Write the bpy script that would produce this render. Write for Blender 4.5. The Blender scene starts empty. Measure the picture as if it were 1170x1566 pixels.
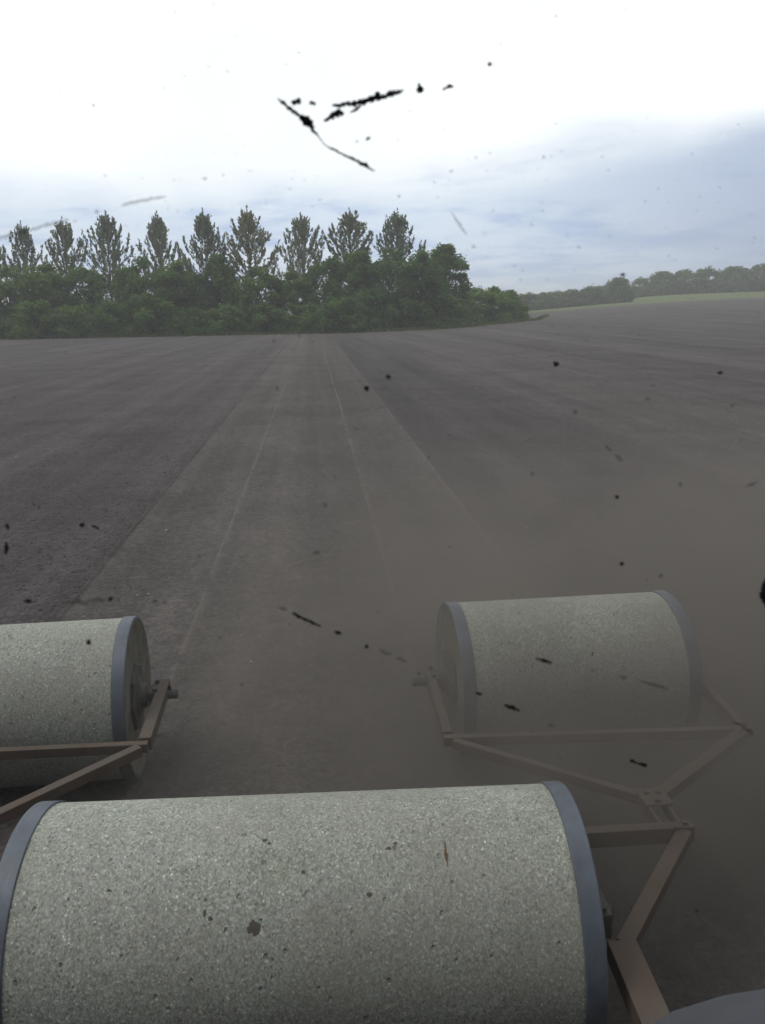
import bpy, bmesh, math, random
import numpy as np
from mathutils import Vector, Matrix

scene = bpy.context.scene
col = scene.collection
PI = math.pi

# ------------------------------------------------------------------ camera
EYE = Vector((0.0, 0.0, 2.7))
PITCH, YAW, ROLL = math.radians(13.0), math.radians(4.26), math.radians(1.0)
fwd = Vector((math.sin(YAW) * math.cos(PITCH), math.cos(YAW) * math.cos(PITCH), -math.sin(PITCH)))
rgt = Vector((math.cos(YAW), -math.sin(YAW), 0.0))
upv = rgt.cross(fwd)
c_, s_ = math.cos(ROLL), math.sin(ROLL)
rgt, upv = c_ * rgt - s_ * upv, s_ * rgt + c_ * upv
cam_data = bpy.data.cameras.new('camera')
cam = bpy.data.objects.new('camera', cam_data)
col.objects.link(cam)
cam.matrix_world = Matrix(((rgt.x, upv.x, -fwd.x, EYE.x), (rgt.y, upv.y, -fwd.y, EYE.y),
                           (rgt.z, upv.z, -fwd.z, EYE.z), (0, 0, 0, 1)))
cam_data.sensor_fit = 'VERTICAL'
cam_data.sensor_height = 4.537
cam_data.lens = 3.85
cam_data.clip_start = 0.02
cam_data.clip_end = 6000
cam_data.dof.use_dof = True
cam_data.dof.focus_distance = 6.0
cam_data.dof.aperture_fstop = 1.8
scene.camera = cam

# ------------------------------------------------------------------ world, sun, exposure
SUN_EL, SUN_AZ = math.radians(60), math.radians(-86)      # azimuth from +Y towards +X
world = bpy.data.worlds.new('World')
scene.world = world
world.use_nodes = True


class NT:
    """small helper around a node tree"""
    def __init__(self, tree):
        self.t = tree
        tree.nodes.clear()

    def n(self, kind, inputs=None, **props):
        nd = self.t.nodes.new(kind)
        for k, v in props.items():
            setattr(nd, k, v)
        for k, v in (inputs or {}).items():
            s = nd.inputs[k]
            if isinstance(v, bpy.types.NodeSocket):
                self.t.links.new(v, s)
            else:
                s.default_value = v
        return nd

    def math(self, op, a, b=0.0, clamp=False):
        return self.n('ShaderNodeMath', {0: a, 1: b}, operation=op, use_clamp=clamp).outputs[0]

    def ss(self, x, lo, hi, a=0.0, b=1.0):
        return self.n('ShaderNodeMapRange', {0: x, 1: lo, 2: hi, 3: a, 4: b}, interpolation_type='SMOOTHSTEP').outputs[0]

    def mix(self, f, a, b, blend='MIX'):
        return self.n('ShaderNodeMix', {0: f, 6: a, 7: b}, data_type='RGBA', blend_type=blend).outputs[2]

    def noise(self, vec, scale, detail=4.0, rough=0.55, out=0, dist=0.0):
        return self.n('ShaderNodeTexNoise', {'Vector': vec, 'Scale': scale, 'Detail': detail, 'Roughness': rough,
                                             'Distortion': dist}).outputs[out]

    def vor(self, vec, scale, out='Distance', rnd=1.0):
        return self.n('ShaderNodeTexVoronoi', {'Vector': vec, 'Scale': scale, 'Randomness': rnd}).outputs[out]

    def ramp(self, f, stops, interp='LINEAR'):
        nd = self.n('ShaderNodeValToRGB', {0: f})
        cr = nd.color_ramp
        cr.interpolation = interp
        while len(cr.elements) < len(stops):
            cr.elements.new(0.5)
        for e, (p, c) in zip(cr.elements, stops):
            e.position = p
            e.color = (c, c, c, 1) if not hasattr(c, '__len__') else (c[0], c[1], c[2], 1)
        return nd.outputs[0]

    def scalev(self, vec, s):
        return self.n('ShaderNodeVectorMath', {0: vec, 1: s}, operation='MULTIPLY').outputs[0]


w = NT(world.node_tree)
d = w.n('ShaderNodeTexCoord').outputs['Generated']
sx = w.n('ShaderNodeSeparateXYZ', {0: d})
dx, dy, dz = sx.outputs
el = w.math('ARCSINE', dz)                                   # elevation, radians
az = w.math('ARCTAN2', dx, dy)                               # azimuth from +Y
den = w.math('ADD', w.math('MAXIMUM', dz, 0.0), 0.10)
pl = w.n('ShaderNodeCombineXYZ', {0: w.math('DIVIDE', dx, den), 1: w.math('DIVIDE', dy, den), 2: 0.35}).outputs[0]
n1 = w.noise(pl, 0.42, 6, 0.55)
n2 = w.noise(pl, 1.6, 6, 0.6)
n3 = w.noise(d, 3.0, 4, 0.5)
# cloud brightness: grey-blue undersides low down, the deck above is bright
g = w.math('ADD', el, w.math('MULTIPLY', w.math('SUBTRACT', n1, 0.5), 0.20))
g = w.math('ADD', g, w.math('MULTIPLY', w.math('SUBTRACT', n2, 0.5), 0.07))
bank = w.math('MULTIPLY', w.ss(az, 0.10, 0.62), w.ss(el, 0.32, 0.08))
g = w.math('SUBTRACT', g, w.math('MULTIPLY', bank, 0.12))
bright = w.ss(g, 0.075, 0.185)
lowc = w.mix(w.ss(w.math('ADD', n2, w.math('MULTIPLY', el, 1.2)), 0.40, 0.66), (0.56, 0.70, 0.98, 1), (0.84, 0.95, 1.10, 1))
lowc = w.mix(bank, lowc, w.mix(n2, (0.36, 0.44, 0.62, 1), (0.47, 0.56, 0.78, 1)))
topc = w.mix(w.ss(n3, 0.3, 0.7), (1.20, 1.24, 1.26, 1), (1.36, 1.38, 1.36, 1))
cloud = w.mix(bright, lowc, topc)
# the deck is thinner and brighter ahead and overhead, heavier behind
sdot = w.n('ShaderNodeVectorMath', {0: d, 1: (-0.10, 0.62, 0.78)}, operation='DOT_PRODUCT').outputs['Value']
cloud = w.mix(1.0, cloud, w.ramp(w.ss(sdot, -0.35, 0.62), [(0.0, (0.11, 0.118, 0.132)), (1.0, (1.0, 1.0, 1.0))]), 'MULTIPLY')
cloud = w.mix(w.ss(dz, 0.0, -0.10), cloud, (0.10, 0.09, 0.085, 1))
sky = w.n('ShaderNodeTexSky', sky_type='NISHITA', sun_disc=False, sun_elevation=SUN_EL, sun_rotation=SUN_AZ,
          air_density=1.0, dust_density=1.5)
bg1 = w.n('ShaderNodeBackground', {0: sky.outputs[0], 1: 0.10})
bg2 = w.n('ShaderNodeBackground', {0: cloud, 1: 1.0})
mixw = w.n('ShaderNodeMixShader', {0: 0.90, 1: bg1.outputs[0], 2: bg2.outputs[0]})
w.n('ShaderNodeOutputWorld', {'Surface': mixw.outputs[0]})

sun_data = bpy.data.lights.new('sun', 'SUN')
sun_data.energy = 1.3
sun_data.angle = math.radians(22)
sun_data.color = (1.0, 0.96, 0.90)
sun = bpy.data.objects.new('sun', sun_data)
col.objects.link(sun)
sdir = Vector((math.sin(SUN_AZ) * math.cos(SUN_EL), math.cos(SUN_AZ) * math.cos(SUN_EL), math.sin(SUN_EL)))
sun.rotation_euler = sdir.to_track_quat('Z', 'Y').to_euler()

scene.view_settings.view_transform = 'Standard'
scene.view_settings.look = 'None'
scene.view_settings.exposure = 0.0
scene.view_settings.gamma = 1.0
scene.view_settings.use_curve_mapping = False
scene.render.engine = 'CYCLES'
scene.cycles.transparent_max_bounces = 32
scene.cycles.volume_bounces = 1
scene.cycles.max_bounces = 8
scene.cycles.diffuse_bounces = 3
scene.cycles.volume_max_steps = 256
scene.cycles.caustics_reflective = False
scene.cycles.caustics_refractive = False

# ------------------------------------------------------------------ helpers
rng = np.random.default_rng(7)
rnd = random.Random(11)


def tag(o, label=None, cat=None, group=None, kind=None):
    if label: o['label'] = label
    if cat: o['category'] = cat
    if group: o['group'] = group
    if kind: o['kind'] = kind
    return o


def empty(name, loc=(0, 0, 0), rz=0.0):
    o = bpy.data.objects.new(name, None)
    col.objects.link(o)
    o.location = loc
    o.rotation_euler = (0, 0, rz)
    o.empty_display_size = 0.3
    return o


def link(name, mesh, material=None, parent=None, smooth=False):
    if material is not None and not mesh.materials:
        mesh.materials.append(material)
    if smooth:
        mesh.shade_smooth()
    o = bpy.data.objects.new(name, mesh)
    col.objects.link(o)
    o.parent = parent
    return o


def np_mesh(name, V, Fq):
    """mesh from numpy arrays; Fq is (n,k)"""
    V = np.asarray(V, dtype=np.float32)
    Fq = np.asarray(Fq, dtype=np.int32)
    me = bpy.data.meshes.new(name)
    me.vertices.add(len(V))
    me.vertices.foreach_set('co', V.ravel())
    k = Fq.shape[1]
    me.loops.add(Fq.size)
    me.loops.foreach_set('vertex_index', Fq.ravel())
    me.polygons.add(len(Fq))
    me.polygons.foreach_set('loop_start', np.arange(0, Fq.size, k, dtype=np.int32))
    me.update(calc_edges=True)
    return me


def bm_obj(name, bm, material, parent=None, smooth=False):
    me = bpy.data.meshes.new(name)
    bmesh.ops.recalc_face_normals(bm, faces=bm.faces)
    bm.to_mesh(me)
    bm.free()
    return link(name, me, material, parent, smooth)


def bm_box(bm, size, mat=Matrix(), bevel=0.0):
    r = bmesh.ops.create_cube(bm, size=1.0)
    vs = r['verts']
    bmesh.ops.scale(bm, vec=size, verts=vs)
    if bevel > 0:
        es = list({e for v in vs for e in v.link_edges})
        out = bmesh.ops.bevel(bm, geom=es, offset=bevel, segments=2, profile=0.5, affect='EDGES')
        vs = list({v for f in out['faces'] for v in f.verts} | {v for v in vs if v.is_valid})
    bmesh.ops.transform(bm, matrix=mat, verts=vs)
    return vs


def frame_between(a, b):
    """matrix with X along a->b, Z as near to up as it gets, origin at the middle"""
    a, b = Vector(a), Vector(b)
    x = (b - a).normalized()
    z = Vector((0, 0, 1)) if abs(x.z) < 0.98 else Vector((0, 1, 0))
    y = z.cross(x).normalized()
    z = x.cross(y)
    m = Matrix((x, y, z)).transposed().to_4x4()
    m.translation = (a + b) / 2
    return m, (b - a).length


def bar(name, a, b, wd, ht, material, parent, bevel=0.004):
    m, L = frame_between(a, b)
    bm = bmesh.new()
    bm_box(bm, (L, wd, ht), m, bevel)
    return bm_obj(name, bm, material, parent)


def bm_lathe(bm, prof, axis_m, seg=64):
    """prof: list of (along, radius); revolved about local X of axis_m"""
    rings = []
    for (t, r) in prof:
        ring = []
        for i in range(seg):
            a = 2 * PI * i / seg
            ring.append(bm.verts.new(axis_m @ Vector((t, r * math.sin(a), r * math.cos(a)))))
        rings.append(ring)
    for j in range(len(rings) - 1):
        A, B = rings[j], rings[j + 1]
        for i in range(seg):
            k = (i + 1) % seg
            bm.faces.new((A[i], A[k], B[k], B[i]))
    return rings


# value noise in numpy ------------------------------------------------------
def vnoise(x, y, seed=0):
    xi = np.floor(x).astype(np.int64); yi = np.floor(y).astype(np.int64)
    fx = x - xi; fy = y - yi
    fx = fx * fx * (3 - 2 * fx); fy = fy * fy * (3 - 2 * fy)

    def h(a, b):
        n = (a * 374761393 + b * 668265263 + seed * 1442695041) & 0xFFFFFFFF
        n = ((n ^ (n >> 13)) * 1274126177) & 0xFFFFFFFF
        return ((n ^ (n >> 16)) & 0xFFFF) / 65535.0
    return (h(xi, yi) * (1 - fx) + h(xi + 1, yi) * fx) * (1 - fy) + (h(xi, yi + 1) * (1 - fx) + h(xi + 1, yi + 1) * fx) * fy


def fbm(x, y, oct=4, seed=0):
    s, a, t = 0.0, 0.5, 0.0
    for i in range(oct):
        s = s + a * vnoise(x * 2 ** i, y * 2 ** i, seed + i); t += a; a *= 0.5
    return s / t - 0.5


def sstep(x, a, b):
    t = np.clip((x - a) / (b - a), 0, 1)
    return t * t * (3 - 2 * t)


def terrain(x, y):
    """large-scale height of the land (the field rises gently towards its far corner)"""
    x = np.asarray(x, float); y = np.asarray(y, float)
    yy = np.maximum(y, 1.0)
    u = x / yy
    z = 4.7 * sstep(u, 0.0, 0.55) * sstep(y, 40, 270)
    z = z + 3.0 * sstep(y, 255, 340) * sstep(u, 0.22, 0.42)
    return z


# ------------------------------------------------------------------ materials
def mat(name):
    m = bpy.data.materials.new(name)
    m.use_nodes = True
    return m, NT(m.node_tree)


def principled(t, base, rough=0.8, normal=None, metallic=0.0, spec=0.3, extra=None):
    ins = {'Base Color': base, 'Roughness': rough, 'Metallic': metallic, 'Specular IOR Level': spec}
    if normal is not None: ins['Normal'] = normal
    ins.update(extra or {})
    p = t.n('ShaderNodeBsdfPrincipled', ins)
    t.n('ShaderNodeOutputMaterial', {'Surface': p.outputs[0]})
    return p


def bump(t, h, strength=0.5, dist=0.01):
    return t.n('ShaderNodeBump', {'Height': h, 'Strength': strength, 'Distance': dist}).outputs[0]


LINES = (-2.42, -1.16, 0.72, 2.02)        # edges of the strips the three rollers pressed

# --- soil: rolled strips paler and smooth, unrolled tilth darker and cloddy
M_soil, t = mat('soil')
P = t.n('ShaderNodeTexCoord').outputs['Object']
px, py, pz = t.n('ShaderNodeSeparateXYZ', {0: P}).outputs
wob = t.math('MULTIPLY', t.math('SUBTRACT', t.noise(P, 0.9, 3), 0.5), 0.10)
wob2 = t.math('MULTIPLY', t.math('SUBTRACT', t.noise(P, 0.05, 2), 0.5), 3.0)
xw = t.math('ADD', px, wob)
inside = t.math('MULTIPLY', t.ss(xw, LINES[0] - .04, LINES[0] + .04), t.ss(xw, LINES[3] + .04, LINES[3] - .04))
# older passes of the roller on the other side, slightly crooked and fading
xo = t.math('ADD', px, wob2)
older = t.ss(t.math('ADD', t.math('SINE', t.math('MULTIPLY', t.math('SUBTRACT', xo, 6.3), 0.48)), t.math('MULTIPLY', t.math('SUBTRACT', t.noise(P, 0.12, 4), 0.5), 1.6)), -0.35, 0.45)
older = t.math('MULTIPLY', older, t.ss(px, 4.5, 8.5))
rolled = t.math('MAXIMUM', inside, t.math('MULTIPLY', older, 0.6))
# headland at the foot of the trees
head = t.math('MULTIPLY', t.ss(py, 82, 104), t.ss(t.math('ABSOLUTE', t.math('SUBTRACT', px, 4.0)), 22, 2))
rolled = t.math('MAXIMUM', rolled, head)
nlarge = t.noise(P, 0.35, 5, 0.6)
nfine = t.noise(P, 14.0, 8, 0.7)
ngrain = t.noise(P, 90.0, 4, 0.7)
stripe = t.noise(t.scalev(P, (1.2, 0.03, 1.0)), 1.3, 3, 0.6)
wedge = t.math('MULTIPLY', t.ss(xw, 2.0, 2.1), t.ss(t.math('ADD', xw, wob2), 5.8, 4.2))
c_un = t.mix(nfine, (0.056, 0.050, 0.0515, 1), (0.098, 0.087, 0.087, 1))
c_ro = t.mix(nfine, (0.0595, 0.0535, 0.0515, 1), (0.092, 0.0825, 0.0785, 1))
c = t.mix(rolled, c_un, c_ro)
c = t.mix(t.math('MULTIPLY', wedge, 0.30), c, (0.036, 0.033, 0.035, 1))
coarse = t.noise(t.scalev(P, (0.42, 0.004, 1.0)), 1.0, 4, 0.7)
c = t.mix(1.0, c, t.ramp(coarse, [(0.36, 0.80), (0.64, 1.17)]), 'MULTIPLY')
c = t.mix(1.0, c, t.ramp(nlarge, [(0.28, 0.80), (0.72, 1.20)]), 'MULTIPLY')
c = t.mix(1.0, c, t.ramp(stripe, [(0.30, 0.86), (0.70, 1.16)]), 'MULTIPLY')
c = t.mix(1.0, c, t.ramp(ngrain, [(0.25, 0.72), (0.75, 1.28)]), 'MULTIPLY')
c = t.mix(1.0, c, t.ramp(t.noise(P, 32.0, 5, 0.75), [(0.34, 0.58), (0.66, 1.38)]), 'MULTIPLY')
c = t.mix(1.0, c, t.ramp(t.noise(t.scalev(P, (1.0, 0.35, 1.0)), 3.0, 6, 0.7), [(0.30, 0.86), (0.70, 1.12)]), 'MULTIPLY')
c = t.mix(1.0, c, t.ramp(t.noise(P, 7.0, 7, 0.78), [(0.34, 0.74), (0.66, 1.24)]), 'MULTIPLY')
# dark damp crumbs on the tilth
crumb = t.ss(t.vor(P, 26.0), 0.26, 0.10)
c = t.mix(t.math('MULTIPLY', crumb, t.math('SUBTRACT', 0.42, t.math('MULTIPLY', rolled, 0.30))), c, (0.032, 0.028, 0.028, 1))
# the little ridges of loose dry earth thrown up by the roller ends
nl = t.noise(P, 2.2, 5, 0.65)
for X, amt in zip(LINES, (0.22, 0.36, 0.36, 0.20)):
    xl = t.math('ADD', px, t.math('MULTIPLY', t.math('SUBTRACT', t.noise(t.scalev(P, (0.2, 1, 1)), 1.1, 3), 0.5), 0.05))
    k = t.ss(t.math('ABSOLUTE', t.math('SUBTRACT', xl, X)), 0.046, 0.012)
    k = t.math('MULTIPLY', k, t.math('MULTIPLY', t.ss(nl, 0.36, 0.56), amt))
    c = t.mix(k, c, (0.16, 0.142, 0.126, 1))
hgt = t.math('ADD', t.math('MULTIPLY', nfine, t.math('SUBTRACT', 1.15, rolled)), t.math('MULTIPLY', ngrain, 0.25))
principled(t, c, 0.95, bump(t, hgt, 1.0, 0.06), spec=0.12)

# --- clods and stones
M_clod, t = mat('clod_earth')
rp = t.n('ShaderNodeNewGeometry').outputs['Random Per Island']
P = t.n('ShaderNodeTexCoord').outputs['Object']
c = t.mix(rp, (0.064, 0.057, 0.058, 1), (0.118, 0.105, 0.103, 1))
c = t.mix(1.0, c, t.ramp(t.noise(P, 60, 4), [(0.3, 0.7), (0.7, 1.25)]), 'MULTIPLY')
principled(t, c, 0.95, spec=0.1)
M_stone, t = mat('pale_stone')
rp = t.n('ShaderNodeNewGeometry').outputs['Random Per Island']
principled(t, t.ramp(rp, [(0.0, (0.16, 0.14, 0.12)), (0.6, (0.30, 0.27, 0.22)), (1.0, (0.52, 0.48, 0.40))]), 0.85)

# --- washed aggregate concrete of the drums (object space: x along the axle)
M_conc, t = mat('aggregate_concrete')
P = t.n('ShaderNodeTexCoord').outputs['Object']
px, py, pz = t.n('ShaderNodeSeparateXYZ', {0: P}).outputs
angc = t.math('MULTIPLY', t.math('ARCTAN2', py, pz), 0.48)
rad = t.math('SQRT', t.math('ADD', t.math('MULTIPLY', py, py), t.math('MULTIPLY', pz, pz)))
info = t.n('ShaderNodeObjectInfo').outputs['Random']
U = t.n('ShaderNodeCombineXYZ', {0: px, 1: t.math('MULTIPLY', angc, 0.72), 2: t.math('ADD', rad, t.math('MULTIPLY', info, 9.0))}).outputs[0]
cellc = t.n('ShaderNodeSeparateColor', {0: t.vor(U, 155.0, 'Color')}).outputs
cell2 = t.n('ShaderNodeSeparateColor', {0: t.vor(U, 270.0, 'Color')}).outputs
nl = t.noise(P, 3.0, 6, 0.6)
chip = t.ramp(cellc[0], [(0.0, (0.15, 0.148, 0.135)), (0.10, (0.235, 0.235, 0.215)), (0.45, (0.33, 0.335, 0.305)), (0.84, (0.41, 0.415, 0.375)), (0.97, (0.45, 0.45, 0.405)), (1.0, (0.66, 0.66, 0.60))])
fine = t.ramp(cell2[1], [(0.0, 0.70), (0.5, 0.97), (1.0, 1.20)])
c = t.mix(1.0, chip, fine, 'MULTIPLY')
edge = t.ss(t.vor(U, 155.0), 0.40, 0.62)
c = t.mix(t.math('MULTIPLY', edge, 0.5), c, (0.23, 0.23, 0.205, 1))
tint = t.mix(cellc[2], (0.90, 1.0, 1.04, 1), (1.02, 1.0, 0.93, 1))
c = t.mix(1.0, c, tint, 'MULTIPLY')
c = t.mix(1.0, c, t.ramp(nl, [(0.30, (0.72, 0.72, 0.69)), (0.55, (0.90, 0.90, 0.89)), (0.75, (1.0, 0.99, 0.96))]), 'MULTIPLY')
# pits where a pebble fell out, in two sizes
pv = t.vor(U, 27.0)
pc = t.n('ShaderNodeSeparateColor', {0: t.vor(U, 27.0, 'Color')}).outputs
pit = t.math('MULTIPLY', t.ss(pv, 0.24, 0.11), t.ss(pc[0], 0.74, 0.84))
pv2 = t.vor(U, 11.0)
pc2 = t.n('ShaderNodeSeparateColor', {0: t.vor(U, 11.0, 'Color')}).outputs
pit2 = t.math('MULTIPLY', t.ss(pv2, 0.15, 0.08), t.ss(pc2[0], 0.86, 0.92))
pits = t.math('MAXIMUM', pit, pit2)
c = t.mix(t.math('MULTIPLY', pits, t.math('MULTIPLY', cellc[2], 0.75)), c, (0.055, 0.052, 0.046, 1))
# green-brown grime in patches, mostly at the ends
grime = t.math('MULTIPLY', t.ss(t.noise(P, 5.0, 5, 0.65), 0.58, 0.75), 0.45)
c = t.mix(grime, c, (0.15, 0.145, 0.085, 1))
# soil dust rubbed onto the running surface
c = t.mix(t.math('MULTIPLY', t.ss(t.noise(P, 1.6, 5, 0.6), 0.36, 0.66), 0.50), c, (0.155, 0.145, 0.125, 1))
bh = t.math('SUBTRACT', t.math('ADD', t.math('MULTIPLY', cellc[1], 0.5), t.math('MULTIPLY', cell2[0], 0.3)), t.math('MULTIPLY', pits, 1.6))
principled(t, c, 0.78, bump(t, bh, 0.7, 0.005), spec=0.35)

# --- soil-caked end faces
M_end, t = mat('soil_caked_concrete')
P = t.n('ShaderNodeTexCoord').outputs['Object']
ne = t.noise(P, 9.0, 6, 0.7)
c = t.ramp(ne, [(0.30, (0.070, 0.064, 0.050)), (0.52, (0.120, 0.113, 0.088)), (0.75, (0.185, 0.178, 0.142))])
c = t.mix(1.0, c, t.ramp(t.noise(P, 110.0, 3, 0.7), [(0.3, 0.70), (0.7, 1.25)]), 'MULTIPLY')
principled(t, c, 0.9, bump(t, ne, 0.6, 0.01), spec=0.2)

# --- blue-grey steel bands
M_band, t = mat('steel_band')
P = t.n('ShaderNodeTexCoord').outputs['Object']
nb = t.noise(P, 6.0, 6, 0.65)
ns = t.noise(t.scalev(P, (14, 1.2, 1.2)), 5.0, 5, 0.6)
c = t.ramp(nb, [(0.25, (0.040, 0.048, 0.062)), (0.55, (0.070, 0.083, 0.107)), (0.8, (0.105, 0.121, 0.148))])
c = t.mix(t.math('MULTIPLY', t.ss(ns, 0.55, 0.75), 0.55), c, (0.10, 0.085, 0.070, 1))
principled(t, c, t.ramp(ns, [(0.2, 0.42), (0.8, 0.62)]), bump(t, t.math('ADD', nb, t.math('MULTIPLY', ns, 0.4)), 0.25, 0.004), metallic=0.25, spec=0.5)

# --- red-brown painted frame steel, dusty
M_red, t = mat('rusty_red_paint')
P = t.n('ShaderNodeTexCoord').outputs['Object']
nb = t.noise(P, 7.0, 6, 0.65)
c = t.ramp(nb, [(0.25, (0.036, 0.026, 0.021)), (0.5, (0.062, 0.040, 0.030)), (0.75, (0.070, 0.051, 0.040)), (0.9, (0.120, 0.050, 0.034))])
nz = t.n('ShaderNodeSeparateXYZ', {0: t.n('ShaderNodeNewGeometry').outputs['Normal']}).outputs[2]
dust = t.math('MULTIPLY', t.ss(nz, 0.2, 0.9), t.ss(t.noise(P, 3.0, 5, 0.6), 0.25, 0.65))
c = t.mix(t.math('MULTIPLY', dust, 0.60), c, (0.068, 0.058, 0.048, 1))
principled(t, c, 0.78, bump(t, nb, 0.3, 0.004), spec=0.3)
M_dark, t = mat('greasy_dark_steel')
P = t.n('ShaderNodeTexCoord').outputs['Object']
principled(t, t.ramp(t.noise(P, 12, 5, 0.6), [(0.3, (0.028, 0.027, 0.026)), (0.7, (0.070, 0.064, 0.058))]), 0.7, spec=0.3)
M_grey, t = mat('grey_mudguard_plastic')
P = t.n('ShaderNodeTexCoord').outputs['Object']
principled(t, t.ramp(t.noise(P, 4, 6, 0.65), [(0.3, (0.030, 0.033, 0.041)), (0.7, (0.044, 0.047, 0.056))]), 0.6, spec=0.35)
M_rub, t = mat('black_rubber')
principled(t, (0.018, 0.018, 0.018, 1), 0.8, spec=0.3)
M_cab, t = mat('cab_dark_trim')
principled(t, (0.030, 0.031, 0.033, 1), 0.75, spec=0.25)
M_rim, t = mat('wheel_rim_paint')
principled(t, (0.30, 0.29, 0.26, 1), 0.55, spec=0.4)

# --- pane, the dust on it and the mud splashed on it
M_pane, t = mat('window_glass')
t.n('ShaderNodeOutputMaterial', {'Surface': t.n('ShaderNodeBsdfTransparent', {0: (0.97, 0.975, 0.975, 1)}).outputs[0]})
M_film, t = mat('dust_film')
P = t.n('ShaderNodeTexCoord').outputs['Object']
fd = t.math('ADD', t.math('MULTIPLY', t.ss(t.noise(P, 5.0, 5, 0.6), 0.30, 0.75), 4.5), 2.6)
pv = t.n('ShaderNodeVolumePrincipled', {'Color': (0.88, 0.86, 0.82, 1), 'Density': fd, 'Anisotropy': 0.35})
t.n('ShaderNodeOutputMaterial', {'Volume': pv.outputs[0]})
M_mud, t = mat('dark_mud')
principled(t, (0.030, 0.026, 0.024, 1), 0.9, spec=0.1)
M_thin, t = mat('thin_mud')
df = t.n('ShaderNodeBsdfDiffuse', {0: (0.05, 0.046, 0.044, 1)})
tr = t.n('ShaderNodeBsdfTransparent', {0: (1, 1, 1, 1)})
t.n('ShaderNodeOutputMaterial', {'Surface': t.n('ShaderNodeMixShader', {0: 0.22, 1: tr.outputs[0], 2: df.outputs[0]}).outputs[0]})

# --- foliage
def leaf_mat(name, lo, hi, transl=0.25):
    m, t = mat(name)
    rp = t.n('ShaderNodeNewGeometry').outputs['Random Per Island']
    orr = t.n('ShaderNodeObjectInfo').outputs['Random']
    P = t.n('ShaderNodeTexCoord').outputs['Object']
    f = t.math('ADD', t.math('MULTIPLY', rp, 0.55), t.math('MULTIPLY', t.noise(P, 0.6, 3), 0.45))
    c = t.mix(f, (*lo, 1), (*hi, 1))
    c = t.mix(1.0, c, t.mix(orr, (0.82, 0.88, 0.90, 1), (1.18, 1.10, 0.95, 1)), 'MULTIPLY')
    a = t.n('ShaderNodeBsdfDiffuse', {0: c})
    b = t.n('ShaderNodeBsdfTranslucent', {0: c})
    t.n('ShaderNodeOutputMaterial', {'Surface': t.n('ShaderNodeMixShader', {0: transl, 1: a.outputs[0], 2: b.outputs[0]}).outputs[0]})
    return m


M_pop = leaf_mat('poplar_leaf', (0.165, 0.190, 0.135), (0.300, 0.330, 0.240), 0.48)
M_leafA = leaf_mat('broadleaf_dark', (0.062, 0.116, 0.038), (0.156, 0.258, 0.078), 0.40)
M_leafB = leaf_mat('broadleaf_mid', (0.076, 0.138, 0.042), (0.180, 0.288, 0.086), 0.40)
M_leafC = leaf_mat('broadleaf_yellow', (0.110, 0.170, 0.036), (0.240, 0.310, 0.075), 0.35)
M_leafF = leaf_mat('far_leaf', (0.085, 0.125, 0.062), (0.185, 0.235, 0.118), 0.35)
M_bark, t = mat('bark')
P = t.n('ShaderNodeTexCoord').outputs['Object']
principled(t, t.ramp(t.noise(t.scalev(P, (6, 6, 1)), 3, 4), [(0.3, (0.035, 0.030, 0.025)), (0.7, (0.10, 0.090, 0.075))]), 0.9)
M_grass, t = mat('meadow_grass')
P = t.n('ShaderNodeTexCoord').outputs['Object']
c = t.mix(t.noise(P, 0.15, 5, 0.65), (0.058, 0.082, 0.030, 1), (0.118, 0.140, 0.056, 1))
principled(t, c, 0.95, spec=0.1)
M_blade, t = mat('grass_blade')
rp = t.n('ShaderNodeNewGeometry').outputs['Random Per Island']
principled(t, t.ramp(rp, [(0.0, (0.055, 0.080, 0.025)), (0.6, (0.11, 0.13, 0.045)), (1.0, (0.21, 0.18, 0.10))]), 0.9, spec=0.1)

# ------------------------------------------------------------------ the ground
def axis_cols():
    xs = [-2500, -1600, -1000, -700, -500, -360, -260, -190, -140, -100, -75]
    xs += list(-np.geomspace(60, 5.0, 46))
    xs += list(np.arange(-4.94, 5.0, 0.06))
    for L in LINES:
        xs += list(np.arange(L - 0.08, L + 0.081, 0.012))
    xs += list(np.geomspace(5.0, 60, 46)) + list(np.geomspace(66, 300, 34)) + [360, 500, 700, 1000, 1600, 2500]
    xs = np.unique(np.round(xs, 4))
    return xs


gx = axis_cols()
gy = np.unique(np.round(np.concatenate([[-2500, -1200, -600, -300, -150, -80, -40, -20, -12, -8], np.arange(-5, 2.2, 0.25), 2.2 * 1.0115 ** np.arange(0, 292),
                    np.geomspace(62.5, 420, 110), [500, 620, 800, 1100, 1600, 2500, 4000]]), 4))
X, Y = np.meshgrid(gx, gy)
Z = terrain(X, Y)
ins = sstep(X, LINES[0] - .03, LINES[0] + .03) * (1 - sstep(X, LINES[3] - .03, LINES[3] + .03))
near = 1 - sstep(np.abs(Y), 50, 110)
rough = fbm(X * 4.5, Y * 4.5, 4, 3) * 0.034 + fbm(X * 0.7, Y * 0.7, 3, 9) * 0.06
smooth = fbm(X * 3.0, Y * 3.0, 3, 5) * 0.014
Z = Z + near * (rough * (1 - ins) + smooth * ins - 0.012 * ins)
for L, hgt in zip(LINES, (0.012, 0.013, 0.013, 0.008)):
    xl = X - L + 0.025 * fbm(Y * 1.3, Y * 0 + L * 7, 3, 2)
    Z = Z + near * hgt * np.exp(-(xl / 0.020) ** 2) * (0.45 + 0.9 * (fbm(Y * 2.2, X * 0 + L, 3, 4) + 0.5))
V = np.stack([X, Y, Z], -1).reshape(-1, 3)
ny_, nx_ = X.shape
idx = np.arange(ny_ * nx_).reshape(ny_, nx_)
Fq = np.stack([idx[:-1, :-1], idx[:-1, 1:], idx[1:, 1:], idx[1:, :-1]], -1).reshape(-1, 4)
field = link('field', np_mesh('field', V, Fq), M_soil, smooth=True)
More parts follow.
